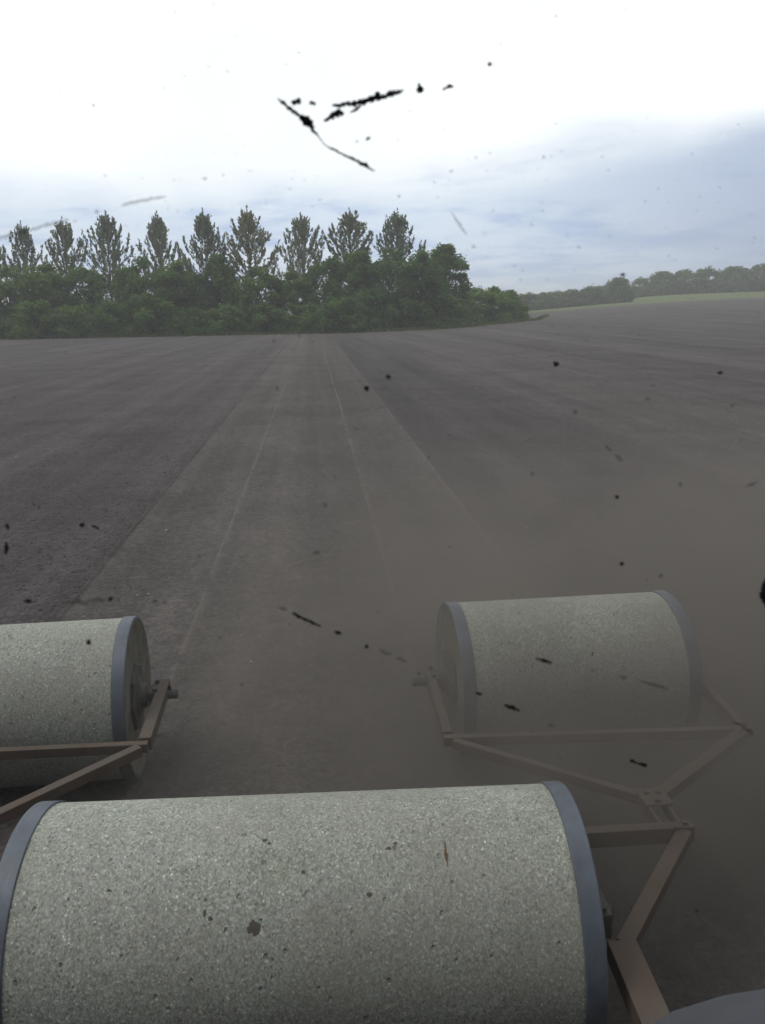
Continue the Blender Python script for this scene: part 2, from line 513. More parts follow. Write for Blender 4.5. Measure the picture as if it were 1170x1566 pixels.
tag(field, 'dry brown rolled and tilled field soil stretching to the trees', kind='structure')

# green meadow beyond the ploughed corner
us = np.linspace(0.2, 1.9, 90)
rows = np.linspace(0, 1, 36)
edge_y = np.interp(us, [0.2, 0.26, 0.36, 0.45, 0.53, 0.8, 1.9], [216, 213, 238, 260, 278, 320, 400])
Yg = edge_y[None, :] + rows[:, None] ** 1.5 * 700
Xg = us[None, :] * Yg
Zg = terrain(Xg, Yg) + 0.10 * sstep(rows, 0, 0.02)[:, None] + 0.02
idx = np.arange(Xg.size).reshape(Xg.shape)
Fg = np.stack([idx[:-1, :-1], idx[:-1, 1:], idx[1:, 1:], idx[1:, :-1]], -1).reshape(-1, 4)
mead = link('meadow', np_mesh('meadow', np.stack([Xg, Yg, Zg], -1).reshape(-1, 3), Fg), M_grass, smooth=True)
tag(mead, 'bright green meadow strip beyond the corner of the brown field', kind='structure')


# ------------------------------------------------------------------ clods, stones
def lumps(n, xy, size, squash=0.6, seed=1):
    """n irregular octahedra as one vertex/face array"""
    r = np.random.default_rng(seed)
    base = np.array([[1, 0, 0], [0, 1, 0], [-1, 0, 0], [0, -1, 0], [0, 0, 1], [0, 0, -1]], float)
    tri = np.array([[0, 1, 4], [1, 2, 4], [2, 3, 4], [3, 0, 4], [1, 0, 5], [2, 1, 5], [3, 2, 5], [0, 3, 5]])
    B = base[None] * r.uniform(0.6, 1.3, (n, 6, 1)) + r.normal(0, 0.18, (n, 6, 3))
    B[:, :, 2] *= squash
    a = r.uniform(0, 2 * PI, n)
    ca, sa = np.cos(a)[:, None], np.sin(a)[:, None]
    x = B[:, :, 0] * ca - B[:, :, 1] * sa
    y = B[:, :, 0] * sa + B[:, :, 1] * ca
    B = np.stack([x, y, B[:, :, 2]], -1) * size[:, None, None]
    B[:, :, 0] += xy[:, 0, None]
    B[:, :, 1] += xy[:, 1, None]
    return B, tri


def ground_z(x, y):
    return terrain(x, y)


def scatter_lumps(name, n, fx, fy, smin, smax, material, seed, label, lift=0.18, squash=0.36, powr=2.6):
    r = np.random.default_rng(seed)
    y = fy(r, n)
    x = fx(r, n, y)
    s = smin + (smax - smin) * r.random(n) ** powr
    B, tri = lumps(n, np.stack([x, y], -1), s, squash, seed)
    ins = (x > LINES[0]) & (x < LINES[3])
    z = terrain(x, y) + np.where(ins, -0.012, fbm(x * 4.5, y * 4.5, 4, 3) * 0.034 + fbm(x * 0.7, y * 0.7, 3, 9) * 0.06) * (1 - sstep(y, 50, 110)) + s * lift
    B[:, :, 2] += z[:, None]
    Fi = (tri[None] + (np.arange(n) * 6)[:, None, None]).reshape(-1, 3)
    o = link(name, np_mesh(name, B.reshape(-1, 3), Fi), material)
    return tag(o, label, kind='stuff')


logy = lambda a, b: (lambda r, n: np.exp(r.uniform(math.log(a), math.log(b), n)))
scatter_lumps('soil_clods', 64000, lambda r, n, y: np.where(r.random(n) < .72, LINES[0] - 0.02 - r.random(n) ** 1.3 * (2.0 + y * 0.55), LINES[3] + 0.03 + r.random(n) ** 1.3 * (1.5 + y * 0.45)),
              logy(2.6, 60), 0.005, 0.021, M_clod, 21, 'loose dark clods on the unrolled tilth beside the rolled strips')
scatter_lumps('soil_crumbs', 7000, lambda r, n, y: r.uniform(LINES[0], LINES[3], n), logy(3.2, 40), 0.004, 0.014, M_clod, 22,
              'small crumbs of earth lying on the smooth rolled strips', lift=0.1, squash=0.45)
scatter_lumps('pale_stones', 220, lambda r, n, y: r.uniform(-0.5, 0.62, n) * y, logy(6, 90), 0.008, 0.024, M_stone, 23,
              'scattered pale stones and straw bits on the soil', lift=0.2, squash=0.5)

# ------------------------------------------------------------------ the rollers
R = 0.48


def add_hub(parent, x, sgn):
    bm = bmesh.new()
    # eight-sided bearing plate, flange, cap and axle stub along +x*sgn
    m = Matrix.Translation((x, 0, 0)) @ Matrix.Diagonal((sgn, 1, 1, 1))
    rings = bm_lathe(bm, [(0.0, 0.205), (0.018, 0.205), (0.022, 0.198)], m, 8)
    bm.faces.new(rings[-1])
    return bm_obj('hub_plate', bm, M_dark, parent)


def make_roller(name, loc, yaw, length, label, stub):
    root = empty(name, loc, yaw)
    tag(root, label, 'roller', 'concrete land rollers towed in a gang')
    h = length / 2
    bw = 0.072
    # drum: slightly dished ends, edges knocked off
    bm = bmesh.new()
    N = 40
    prof = [(-h + 0.02, 0.055), (-h + 0.012, R - 0.045), (-h, R - 0.02), (-h + 0.004, R - 0.010)]
    for i in range(N + 1):
        prof.append((-h + 0.006 + (length - 0.012) * i / N, R - 0.008))
    prof += [(h - 0.004, R - 0.010), (h, R - 0.02), (h - 0.012, R - 0.045), (h - 0.02, 0.055)]
    rr = bm_lathe(bm, prof, Matrix(), 128)
    bm.faces.new(rr[0]); bm.faces.new(list(reversed(rr[-1])))
    drum = bm_obj('drum', bm, M_conc, root)
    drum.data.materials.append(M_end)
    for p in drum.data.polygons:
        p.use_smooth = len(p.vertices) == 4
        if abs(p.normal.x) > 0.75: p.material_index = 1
    # shrunk-on steel bands
    for sg in (-1, 1):
        bm = bmesh.new()
        e = sg * h
        i = sg * (h - bw)
        ring = [(i, R - 0.012), (i, R - 0.003), (i + sg * 0.003, R), (e - sg * 0.004, R), (e + sg * 0.001, R - 0.004), (e + sg * 0.001, R - 0.018), (i, R - 0.012)]
        bm_lathe(bm, ring, Matrix(), 128)
        bmesh.ops.remove_doubles(bm, verts=bm.verts, dist=1e-5)
        b = bm_obj('steel_band', bm, M_band, root)
        for p in b.data.polygons:
            p.use_smooth = True
        b.data.set_sharp_from_angle(angle=math.radians(35))
        add_hub(root, sg * (h - 0.018), sg)
        bm = bmesh.new()
        m = Matrix.Translation((sg * h, 0, 0)) @ Matrix.Diagonal((sg, 1, 1, 1))
        bm_lathe(bm, [(-0.02, 0.11), (0.012, 0.11), (0.018, 0.075), (0.05, 0.070), (0.055, 0.032), (stub, 0.030), (stub + 0.005, 0.022), (stub + 0.007, 0.001)], m, 24)
        bm_obj('axle', bm, M_dark, root)
        bm = bmesh.new()
        bm_box(bm, (0.07, 0.16, 0.11), Matrix.Translation((sg * (h + 0.105), 0, -0.005)), 0.012)
        bb = bm_obj('bearing_block', bm, M_dark, root)
        for dy in (-0.06, 0.06):
            bm = bmesh.new()
            bm_lathe(bm, [(0.0, 0.001), (0.0, 0.014), (0.02, 0.014), (0.021, 0.001)], Matrix.Translation((sg * (h + 0.105), dy, 0.05)) @ Matrix.Rotation(-PI / 2, 4, 'Y'), 6)
            bm_obj('bolt', bm, M_dark, bb)
    return root


def local(root, p):
    m = Matrix.Translation(root.location) @ Matrix.Rotation(root.rotation_euler[2], 4, 'Z')
    return m.inverted() @ Vector(p)


def fbar(root, name, a, b, wd, ht, bevel=0.004):
    return bar(name, local(root, a), local(root, b), wd, ht, M_red, root, bevel)


def roller_from(x0, x1, yc, yaw, name, label, stub=0.225):
    xm = (x0 + x1) / 2
    return make_roller(name, (xm, yc + math.tan(yaw) * xm, R - 0.012), yaw, (x1 - x0) / math.cos(yaw), label, stub)


front = roller_from(-1.109, 0.895, 2.831, -0.033, 'land_roller', 'broad front concrete roller with rust streak, closest to the cab window', 0.155)
right = roller_from(0.764, 2.175, 4.945, 0.037, 'land_roller', 'dust-veiled rear concrete roller with its hub end facing the bare rolled strip on its left')
left = roller_from(-2.53, -1.121, 5.0, 0.042, 'land_roller', 'rear concrete roller cut off by the picture edge, speckled side with dark hub plate')
ZF = 0.48
ZT = 0.47
# right rear A-frame
r_in, r_out, r_ap = (0.655, 4.175), (2.215, 4.10), (1.485, 3.50)
fbar(right, 'front_bar', (0.615, 4.177, ZF), (2.25, 4.098, ZF), 0.046, 0.052)
fbar(right, 'side_arm', (0.655, 5.10, ZF), (0.640, 4.205, ZF), 0.050, 0.075)
fbar(right, 'side_arm', (2.285, 5.14, ZF), (2.225, 4.130, ZF), 0.050, 0.075)
fbar(right, 'draw_strut', (0.665, 4.145, ZF - .002), (1.452, 3.522, ZF - .002), 0.044, 0.05)
fbar(right, 'draw_strut', (2.195, 4.068, ZF - .002), (1.528, 3.530, ZF - .002), 0.065, 0.055)
fbar(right, 'hitch_plate', (1.482, 3.545, ZF + .034), (1.482, 3.405, ZF + .034), 0.13, 0.012)
fbar(right, 'hitch_cheek', (1.432, 3.545, ZF - .003), (1.438, 3.282, ZF - .003), 0.016, 0.06)
fbar(right, 'hitch_cheek', (1.532, 3.545, ZF - .003), (1.522, 3.282, ZF - .003), 0.016, 0.06)
# left rear A-frame
fbar(left, 'front_bar', (-0.945, 4.283, ZF), (-2.62, 4.30, ZF), 0.046, 0.052)
fbar(left, 'side_arm', (-0.985, 5.08, ZF), (-0.965, 4.312, ZF), 0.065, 0.075)
fbar(left, 'side_arm', (-2.66, 5.02, ZF), (-2.60, 4.33, ZF), 0.050, 0.075)
fbar(left, 'draw_strut', (-0.985, 4.252, ZF - .002), (-1.64, 3.545, ZF - .002), 0.055, 0.055)
fbar(left, 'draw_strut', (-2.57, 4.268, ZF - .002), (-1.735, 3.545, ZF - .002), 0.065, 0.055)
fbar(left, 'hitch_plate', (-1.68, 3.565, ZF + .034), (-1.68, 3.265, ZF + .034), 0.15, 0.012)
fbar(left, 'hitch_cheek', (-1.62, 3.56, ZF - .003), (-1.625, 3.272, ZF - .003), 0.016, 0.06)
fbar(left, 'hitch_cheek', (-1.745, 3.56, ZF - .003), (-1.735, 3.272, ZF - .003), 0.016, 0.06)
# front frame: cross beam behind the drum, arms to the hubs, draw bars to the tractor
for sgn, hx, hy, ex in ((1, 1.005, 2.78, 1.545), (-1, -1.235, 2.87, -1.74)):
    fbar(front, 'rear_arm', (hx + sgn * 0.02, 2.585, ZF), (ex - sgn * 0.025, 3.225, ZF), 0.062, 0.06)
    fbar(front, 'draw_bar', (hx + sgn * 0.012, hy - 0.19, ZF - 0.003), (hx - sgn * 0.02, 1.72, ZF - 0.003), 0.105, 0.075)
    fbar(front, 'draw_bar', (hx - sgn * 0.02, 1.74, ZF - 0.006), (sgn * 0.06, 0.80, ZF - 0.006), 0.105, 0.075)
fbar(front, 'cross_beam', (-1.765, 3.262, ZF), (1.565, 3.250, ZF), 0.052, 0.075)
fbar(front, 'hitch_eye', (0.0, 0.84, ZF), (0.0, 0.45, ZF), 0.14, 0.05)

# bolts at the hitch
def bolt_on(root, p, rad_=0.014, h=0.012):
    bm = bmesh.new()
    bm_lathe(bm, [(0.0, 0.001), (0.0, rad_), (h, rad_), (h + 0.001, 0.001)], Matrix.Translation(local(root, p)) @ Matrix.Rotation(-PI / 2, 4, 'Y'), 6)
    return bm_obj('bolt', bm, M_dark, root)


for q in ((1.455, 3.50), (1.508, 3.50), (1.482, 3.43)):
    bolt_on(right, (*q, ZF + 0.040))
for q in ((1.53, 3.25), (1.48, 3.22)):
    bolt_on(front, (*q, ZF + 0.0385))

# two flaws one can point at on the front drum: a rust streak and a broken-out hollow
M_rust, t = mat('rust_stain')
P = t.n('ShaderNodeTexCoord').outputs['Object']
principled(t, t.ramp(t.noise(P, 60, 4), [(0.3, (0.055, 0.038, 0.028)), (0.7, (0.125, 0.075, 0.040))]), 0.9)


def drum_patch(root, name, xc, ang, wx, wa, material, n=26, seed=0):
    """a thin scab lying on the drum: xc along the axle, ang from straight up towards the tractor"""
    r = random.Random(seed)
    bm = bmesh.new()
    rad_ = R - 0.008 + 0.0015
    cv = bm.verts.new((xc, -rad_ * math.sin(ang), rad_ * math.cos(ang)))
    ring = []
    for i in range(n):
        a = 2 * PI * i / n
        k = r.uniform(0.6, 1.1)
        xx, aa = xc + wx * k * math.cos(a), ang + wa * k * math.sin(a)
        ring.append(bm.verts.new((xx, -(rad_ - 0.0008) * math.sin(aa), (rad_ - 0.0008) * math.cos(aa))))
    for i in range(n):
        bm.faces.new((cv, ring[i], ring[(i + 1) % n]))
    return bm_obj(name, bm, material, root)


drum_patch(front, 'rust_streak', 0.506, 0.458, 0.0045, 0.115, M_rust, 26, 1)
drum_patch(front, 'rust_streak', 0.505, 0.47, 0.0075, 0.045, M_rust, 22, 2)
M_hole, t = mat('broken_out_hollow')
principled(t, (0.070, 0.062, 0.058, 1), 0.95, spec=0.1)
for q, (x_, a_, wx_, wa_) in enumerate([(-0.139, 0.899, 0.023, 0.055), (-0.28, 0.833, 0.008, 0.018), (-0.30, 0.80, 0.006, 0.03), (-0.116, 0.286, 0.011, 0.018), (-0.10, 0.315, 0.007, 0.016),
                                        (0.239, 0.724, 0.011, 0.018), (0.31, 0.40, 0.010, 0.015), (0.335, 0.36, 0.008, 0.014), (-0.62, 0.62, 0.008, 0.012), (0.02, 0.55, 0.008, 0.016)]):
    drum_patch(front, 'broken_hollow', x_, a_, wx_, wa_, M_hole, 20, q + 5)

# ------------------------------------------------------------------ the tractor round the camera
YW = 0.50                                                    # plane of the rear window
tr_ = empty('tractor', (0, 0, 0))
tag(tr_, 'tractor whose mud-spotted rear window we look through, grey mudguard at lower right', 'tractor')


def tbox(name, lo, hi, material, parent, bevel=0.01):
    lo, hi = Vector(lo), Vector(hi)
    bm = bmesh.new()
    bm_box(bm, tuple(hi - lo), Matrix.Translation((lo + hi) / 2), bevel)
    return bm_obj(name, bm, material, parent)


tbox('cab_roof', (-0.86, -1.35, 3.24), (0.86, 0.66, 3.42), M_rim, tr_, 0.06)
for sx_ in (-1, 1):
    tbox('cab_pillar', (sx_ * 0.80 - 0.045, 0.44, 1.98), (sx_ * 0.80 + 0.045, 0.56, 3.24), M_cab, tr_, 0.02)
    tbox('cab_pillar', (sx_ * 0.80 - 0.045, -1.25, 1.98), (sx_ * 0.80 + 0.045, -1.15, 3.24), M_cab, tr_, 0.02)
tbox('cab_floor', (-0.38, -1.2, 1.22), (0.38, 0.42, 1.28), M_cab, tr_)
tbox('rear_panel', (-0.38, 0.44, 1.10), (0.38, 0.50, 1.86), M_cab, tr_)
tbox('axle_housing', (-0.36, 0.02, 0.70), (0.36, 0.44, 1.10), M_cab, tr_, 0.05)
tbox('drawbar', (-0.06, 0.02, 0.36), (0.06, 0.62, 0.43), M_dark, tr_)
tbox('bonnet', (-0.42, -3.6, 1.05), (0.42, -1.22, 2.02), M_rim, tr_, 0.10)
tbox('dashboard', (-0.60, -1.14, 1.95), (0.60, -0.85, 2.42), M_cab, tr_, 0.05)
seat = tbox('seat', (-0.28, -0.72, 1.30), (0.28, -0.18, 1.92), M_cab, tr_, 0.06)
tbox('backrest', (-0.27, -0.86, 1.925), (0.27, -0.73, 2.50), M_cab, seat, 0.05)
for sx_ in (-1, 1):
    tbox('door_panel', (sx_ * 0.80 - 0.02, -1.14, 1.98), (sx_ * 0.80 + 0.02, 0.43, 2.30), M_cab, tr_, 0.01)
tbox('headlining', (-0.80, -1.2, 3.18), (0.80, 0.42, 3.238), M_cab, tr_, 0.01)
# rear window: rubber frame, pane, dust film
frame_ = tbox('window_frame', (-0.755, YW - 0.015, 1.87), (0.755, YW + 0.015, 1.93), M_rub, tr_, 0.006)
tbox('window_frame', (-0.755, YW - 0.015, 3.17), (0.755, YW + 0.015, 3.238), M_rub, tr_, 0.006)
for sx_ in (-1, 1):
    tbox('window_frame', (sx_ * 0.735 - 0.02, YW - 0.014, 1.932), (sx_ * 0.735 + 0.02, YW + 0.014, 3.168), M_rub, tr_, 0.006)
pane = tbox('window_pane', (-0.715, YW - 0.003, 1.932), (0.715, YW + 0.003, 3.168), M_pane, tr_, 0)
film = tbox('dust_film', (-0.714, YW + 0.0035, 1.934), (0.714, YW + 0.0065, 3.166), M_film, pane, 0)

# mudguards and rear wheels
for sx_ in (-1, 1):
    bm = bmesh.new()
    cy, cz = 0.27, 0.96
    cross = [(0.400, 0.90), (0.405, 0.965), (0.425, 1.015), (0.460, 1.048), (0.510, 1.068), (0.57, 1.079), (0.66, 1.085), (0.85, 1.085), (1.05, 1.08), (1.12, 1.06), (1.14, 1.02), (1.13, 1.02), (1.10, 1.045), (0.85, 1.07), (0.52, 1.05), (0.44, 1.01), (0.415, 0.95), (0.41, 0.90)]
    prev = None
    first = None
    for i in range(25):
        a = math.radians(72 - 84 * i / 24)
        ring = [bm.verts.new((sx_ * x, cy + r * math.cos(a), cz + r * math.sin(a))) for x, r in cross]
        if prev:
            for j in range(len(ring)):
                k = (j + 1) % len(ring)
                bm.faces.new((prev[j], prev[k], ring[k], ring[j]))
        else:
            first = ring
        prev = ring
    bm.faces.new(first); bm.faces.new(list(reversed(prev)))
    bm_obj('mudguard', bm, M_grey, tr_, smooth=True)
    m = Matrix.Translation((sx_ * 0.80, cy, cz)) @ Matrix.Diagonal((sx_, 1, 1, 1))
    wheel = empty('wheel')
    wheel.parent = tr_
    bm = bmesh.new()
    bm_lathe(bm, [(-0.20, 0.52), (-0.25, 0.62), (-0.26, 0.76), (-0.24, 0.86), (-0.16, 0.90), (0, 0.91), (0.16, 0.90), (0.24, 0.86), (0.26, 0.76), (0.25, 0.62), (0.20, 0.52), (-0.20, 0.52)], m, 48)
    for i in range(22):
        for s2 in (-1, 1):
            a = 2 * PI * (i + (0.5 if s2 > 0 else 0)) / 22
            mm = m @ Matrix.Rotation(a, 4, 'X') @ Matrix.Translation((s2 * 0.12, 0, 0.915)) @ Matrix.Rotation(s2 * 0.75, 4, 'Z')
            bm_box(bm, (0.30, 0.045, 0.07), mm, 0)
    bm_obj('tyre', bm, M_rub, wheel)
    bm = bmesh.new()
    rg = bm_lathe(bm, [(-0.21, 0.52), (-0.10, 0.50), (-0.06, 0.30), (-0.02, 0.16), (0.02, 0.16), (0.06, 0.30), (0.10, 0.50), (0.21, 0.52)], m, 40)
    bm_obj('rim', bm, M_rim, wheel)

# mud on the outside of the pane: (x, z, length, width, tilt) in millimetres from the pane's point (40 mm, 2580 mm)
DARK_MUD = [[[-55.0,232.5,0.72],[-52.3,230.3,2.15],[-47.9,226.7,2.16],[-43.4,223.4,2.16],[-40.7,221.4,4.69],[-37.9,219.4,5.42],[-36.6,216.5,2.53],[-33.9,213.5,1.09]],[[-33.9,213.5,0.73],[-30.1,208.8,0.73],[-27.0,207.1,0.91],[-24.9,206.5,1.46],[-22.8,205.1,0.91],[-17.8,202.7,1.83],[-13.2,200.7,2.2],[-8.9,198.7,2.57],[-6.8,197.3,1.83],[-3.2,195.2,0.37]],[[-47.5,230.4,2.37],[-44.9,230.6,4.31],[-42.3,230.8,2.37]],[[-37.8,230.2,1.38],[-36.1,229.9,2.52],[-34.5,229.7,1.39]],[[-25.6,229.0,1.08],[-22.1,228.6,2.16],[-18.5,229.3,2.16],[-14.3,229.6,3.25],[-10.0,229.9,3.61],[-6.8,230.9,2.53],[-3.6,232.2,3.97],[-1.4,233.2,5.78],[1.0,232.9,3.25],[3.5,233.5,2.53],[6.4,234.5,4.34],[9.3,235.2,2.89],[13.2,236.2,1.08]],[[-30.4,221.1,1.08],[-27.6,222.4,2.89],[-24.0,224.4,4.34],[-21.8,225.3,4.7],[-19.4,224.7,1.81]],[[-15.8,225.3,0.72],[-12.6,227.0,1.81],[-10.0,228.6,1.45]],[[21.4,240.1,1.44],[21.8,237.8,3.62],[21.7,236.2,5.07],[21.4,235.2,2.17]],[[34.6,236.8,1.45],[36.8,237.8,2.17],[38.6,238.5,1.81],[40.4,237.8,1.09]],[[59.4,249.9,1.39],[60.4,249.6,2.53],[61.3,249.3,1.39]],[[-7.7,211.5,1.0],[-6.5,212.1,1.82],[-5.3,212.7,1.0]],[[-11.0,75.5,2.35],[-10.1,76.5,4.26],[-9.1,77.6,2.34]],[[1.4,83.6,1.7],[2.6,83.0,3.1],[3.8,82.4,1.7]],[[100.0,89.3,1.94],[101.4,88.4,3.53],[102.8,87.4,1.94]],[[200.1,81.2,1.32],[201.5,80.8,2.39],[202.9,80.4,1.32]],[[140.3,7.4,1.79],[141.6,7.3,3.26],[142.8,7.3,1.8]],[[145.7,-35.3,1.6],[146.8,-35.8,2.91],[147.9,-36.2,1.6]],[[-223.2,-7.8,1.72],[-223.5,-11.4,3.13],[-223.8,-14.9,1.72]],[[-222.0,3.1,1.28],[-221.3,1.6,2.33],[-220.7,0.0,1.28]],[[-179.1,1.9,1.72],[-178.9,0.8,3.13],[-178.6,-0.3,1.72]],[[-173.3,0.4,1.08],[-171.5,-0.6,1.96],[-169.6,-1.7,1.08]],[[-217.0,-44.3,1.31],[-214.7,-44.4,2.38],[-212.4,-44.5,1.31]],[[-182.6,-70.7,2.22],[-181.7,-72.1,4.04],[-180.9,-73.4,2.22]],[[-167.4,-44.5,1.98],[-166.6,-45.3,3.6],[-165.9,-46.0,1.98]],[[-58.6,-58.8,1.22],[-56.7,-60.1,2.45],[-52.8,-62.4,2.05],[-49.6,-63.9,1.64]],[[-50.4,-63.4,1.64],[-46.5,-65.7,2.05],[-41.4,-68.1,1.23]],[[-32.9,-71.8,1.59],[-31.0,-72.8,2.89],[-29.1,-73.9,1.59]],[[-14.2,-82.0,1.83],[-13.4,-82.7,3.32],[-12.7,-83.4,1.83]],[[55.6,-117.1,1.64],[57.6,-118.1,2.97],[59.7,-119.0,1.64]],[[74.0,-127.0,1.65],[78.9,-129.1,3.0],[83.9,-131.3,1.65]],[[94.0,-96.3,1.63],[99.1,-97.9,2.97],[104.1,-99.4,1.63]],[[158.5,-171.3,2.18],[159.7,-171.4,3.96],[160.9,-171.4,2.18]],[[164.7,-173.6,1.7],[167.4,-174.7,3.09],[170.1,-175.8,1.7]],[[160.2,-171.9,1.76],[164.2,-173.5,1.76],[169.7,-175.8,1.76]],[[241.2,-47.3,1.69],[240.8,-52.5,5.09],[240.5,-59.5,6.8],[242.3,-65.7,4.26],[243.9,-69.3,1.71]],[[138.0,137.9,1.48],[139.2,138.3,2.7],[140.4,138.7,1.48]],[[210.8,-289.2,1.53],[211.5,-289.3,2.78],[212.2,-289.3,1.53]],[[-135.8,-102.6,1.36],[-135.7,-104.3,2.47],[-135.5,-106.0,1.36]]]
THIN_MUD = [[[-208.7,162.0,2.17],[-200.6,163.6,2.9],[-193.4,165.9,2.17],[-186.4,167.5,2.17],[-177.5,169.8,2.54],[-170.4,171.4,1.09]],[[-141.5,178.6,1.09],[-134.7,180.2,2.18],[-125.9,181.8,2.18],[-117.4,182.8,0.73]],[[39.3,173.3,0.75],[42.3,169.1,1.87],[45.3,164.8,1.88],[48.3,160.9,0.75]],[[-97.3,192.1,1.2],[-96.0,192.1,2.18],[-94.8,192.0,1.2]],[[-156.3,175.4,1.4],[-155.0,175.3,2.54],[-153.8,175.2,1.4]],[[-152.6,229.8,0.97],[-152.0,229.0,1.77],[-151.3,228.2,0.97]],[[51.0,154.9,1.45],[52.0,154.9,2.64],[53.1,154.9,1.45]],[[112.2,153.8,1.05],[112.9,153.8,1.91],[113.5,153.8,1.05]],[[-62.5,77.8,1.69],[-61.8,77.7,3.08],[-61.0,77.7,1.69]],[[-63.3,104.8,1.46],[-62.4,104.8,2.66],[-61.6,104.8,1.46]],[[87.8,23.2,1.77],[88.8,23.2,3.22],[89.8,23.2,1.77]],[[139.3,33.2,1.33],[141.7,31.2,2.42],[144.1,29.2,1.33]],[[133.3,39.1,1.11],[135.0,37.4,2.01],[136.7,35.7,1.11]],[[180.1,13.4,1.8],[181.1,13.4,3.27],[182.2,13.4,1.8]],[[223.4,10.8,1.36],[226.9,12.3,2.47],[230.4,13.9,1.36]],[[-200.0,-11.9,1.73],[-199.2,-11.9,3.14],[-198.5,-11.9,1.73]],[[-195.1,-46.9,1.2],[-191.3,-46.2,3.19],[-186.3,-46.1,2.0],[-183.3,-46.6,3.19],[-177.8,-46.0,2.0],[-173.1,-45.0,3.6],[-170.2,-45.9,1.6]],[[-162.4,-45.9,1.54],[-161.7,-45.9,2.8],[-161.0,-45.9,1.54]],[[-141.9,-46.9,1.55],[-140.5,-47.2,2.81],[-139.1,-47.6,1.55]],[[-136.0,-48.3,1.33],[-134.8,-48.3,2.41],[-133.6,-48.4,1.33]],[[-37.5,8.2,1.75],[-36.5,8.1,3.18],[-35.6,8.1,1.75]],[[-44.5,-21.1,1.11],[-42.6,-21.2,2.01],[-40.7,-21.3,1.11]],[[-225.1,-105.6,1.79],[-224.3,-105.7,3.26],[-223.5,-105.7,1.79]],[[-236.1,-111.1,2.02],[-235.4,-111.1,3.67],[-234.7,-111.2,2.02]],[[-228.5,-66.5,1.32],[-227.4,-66.5,2.4],[-226.2,-66.6,1.32]],[[-104.7,-72.5,1.12],[-103.4,-72.8,2.04],[-102.2,-73.1,1.12]],[[-197.1,-71.3,1.55],[-196.4,-71.4,2.82],[-195.7,-71.4,1.55]],[[-61.2,-65.9,1.58],[-60.5,-65.9,2.87],[-59.8,-65.9,1.58]],[[-66.8,-54.6,0.81],[-64.1,-56.0,2.04],[-61.4,-57.0,1.22]],[[-5.7,-85.2,1.25],[-1.7,-87.6,2.5],[1.6,-89.1,1.67]],[[4.9,-91.0,1.25],[8.1,-92.5,2.09],[11.4,-94.4,1.26]],[[129.1,-94.9,1.87],[129.9,-94.9,3.4],[130.8,-95.0,1.87]],[[129.9,-105.6,1.41],[130.8,-105.7,2.56],[131.6,-105.7,1.41]],[[149.0,-111.0,1.65],[151.2,-111.7,3.0],[153.4,-112.4,1.65]],[[162.1,-114.5,1.29],[169.6,-117.6,2.59],[177.1,-119.8,2.59],[181.6,-121.9,1.3]],[[103.2,-142.5,1.42],[104.9,-142.9,2.59],[106.7,-143.4,1.43]],[[226.5,-147.0,0.88],[233.4,-150.7,2.2],[239.7,-155.7,3.09],[241.6,-157.7,1.33]],[[9.1,182.5,1.02],[10.0,182.2,1.85],[10.9,181.8,1.02]],[[-13.5,210.4,0.8],[-12.6,210.4,1.46],[-11.7,210.4,0.8]],[[38.3,194.7,0.81],[39.3,195.0,1.48],[40.3,195.4,0.81]],[[52.2,201.8,0.81],[53.2,202.1,1.48],[54.2,202.4,0.81]],[[90.4,202.3,1.23],[91.1,202.3,2.23],[91.9,202.3,1.23]],[[-206.1,15.0,1.07],[-205.1,14.3,1.94],[-204.2,13.6,1.07]],[[-203.1,13.3,1.07],[-202.3,12.6,1.94],[-201.6,12.0,1.07]],[[17.4,-102.1,1.39],[18.8,-102.7,2.52],[20.1,-103.3,1.39]],[[209.6,61.1,1.33],[210.7,61.1,2.42],[211.7,61.1,1.33]],[[112.9,59.7,1.75],[114.1,59.6,3.18],[115.3,59.6,1.75]],[[156.5,66.4,1.32],[157.7,66.3,2.39],[158.9,66.3,1.32]],[[-92.5,-104.0,1.59],[-91.6,-104.0,2.9],[-90.7,-104.0,1.6]],[[-113.1,-20.5,1.32],[-112.4,-20.5,2.39],[-111.6,-20.5,1.32]],[[24.9,34.7,1.31],[25.7,34.7,2.38],[26.5,34.7,1.31]],[[-201.4,-121.7,1.58],[-200.5,-121.7,2.88],[-199.6,-121.8,1.58]],[[170.7,-44.4,1.61],[172.0,-44.5,2.93],[173.4,-44.5,1.61]]]


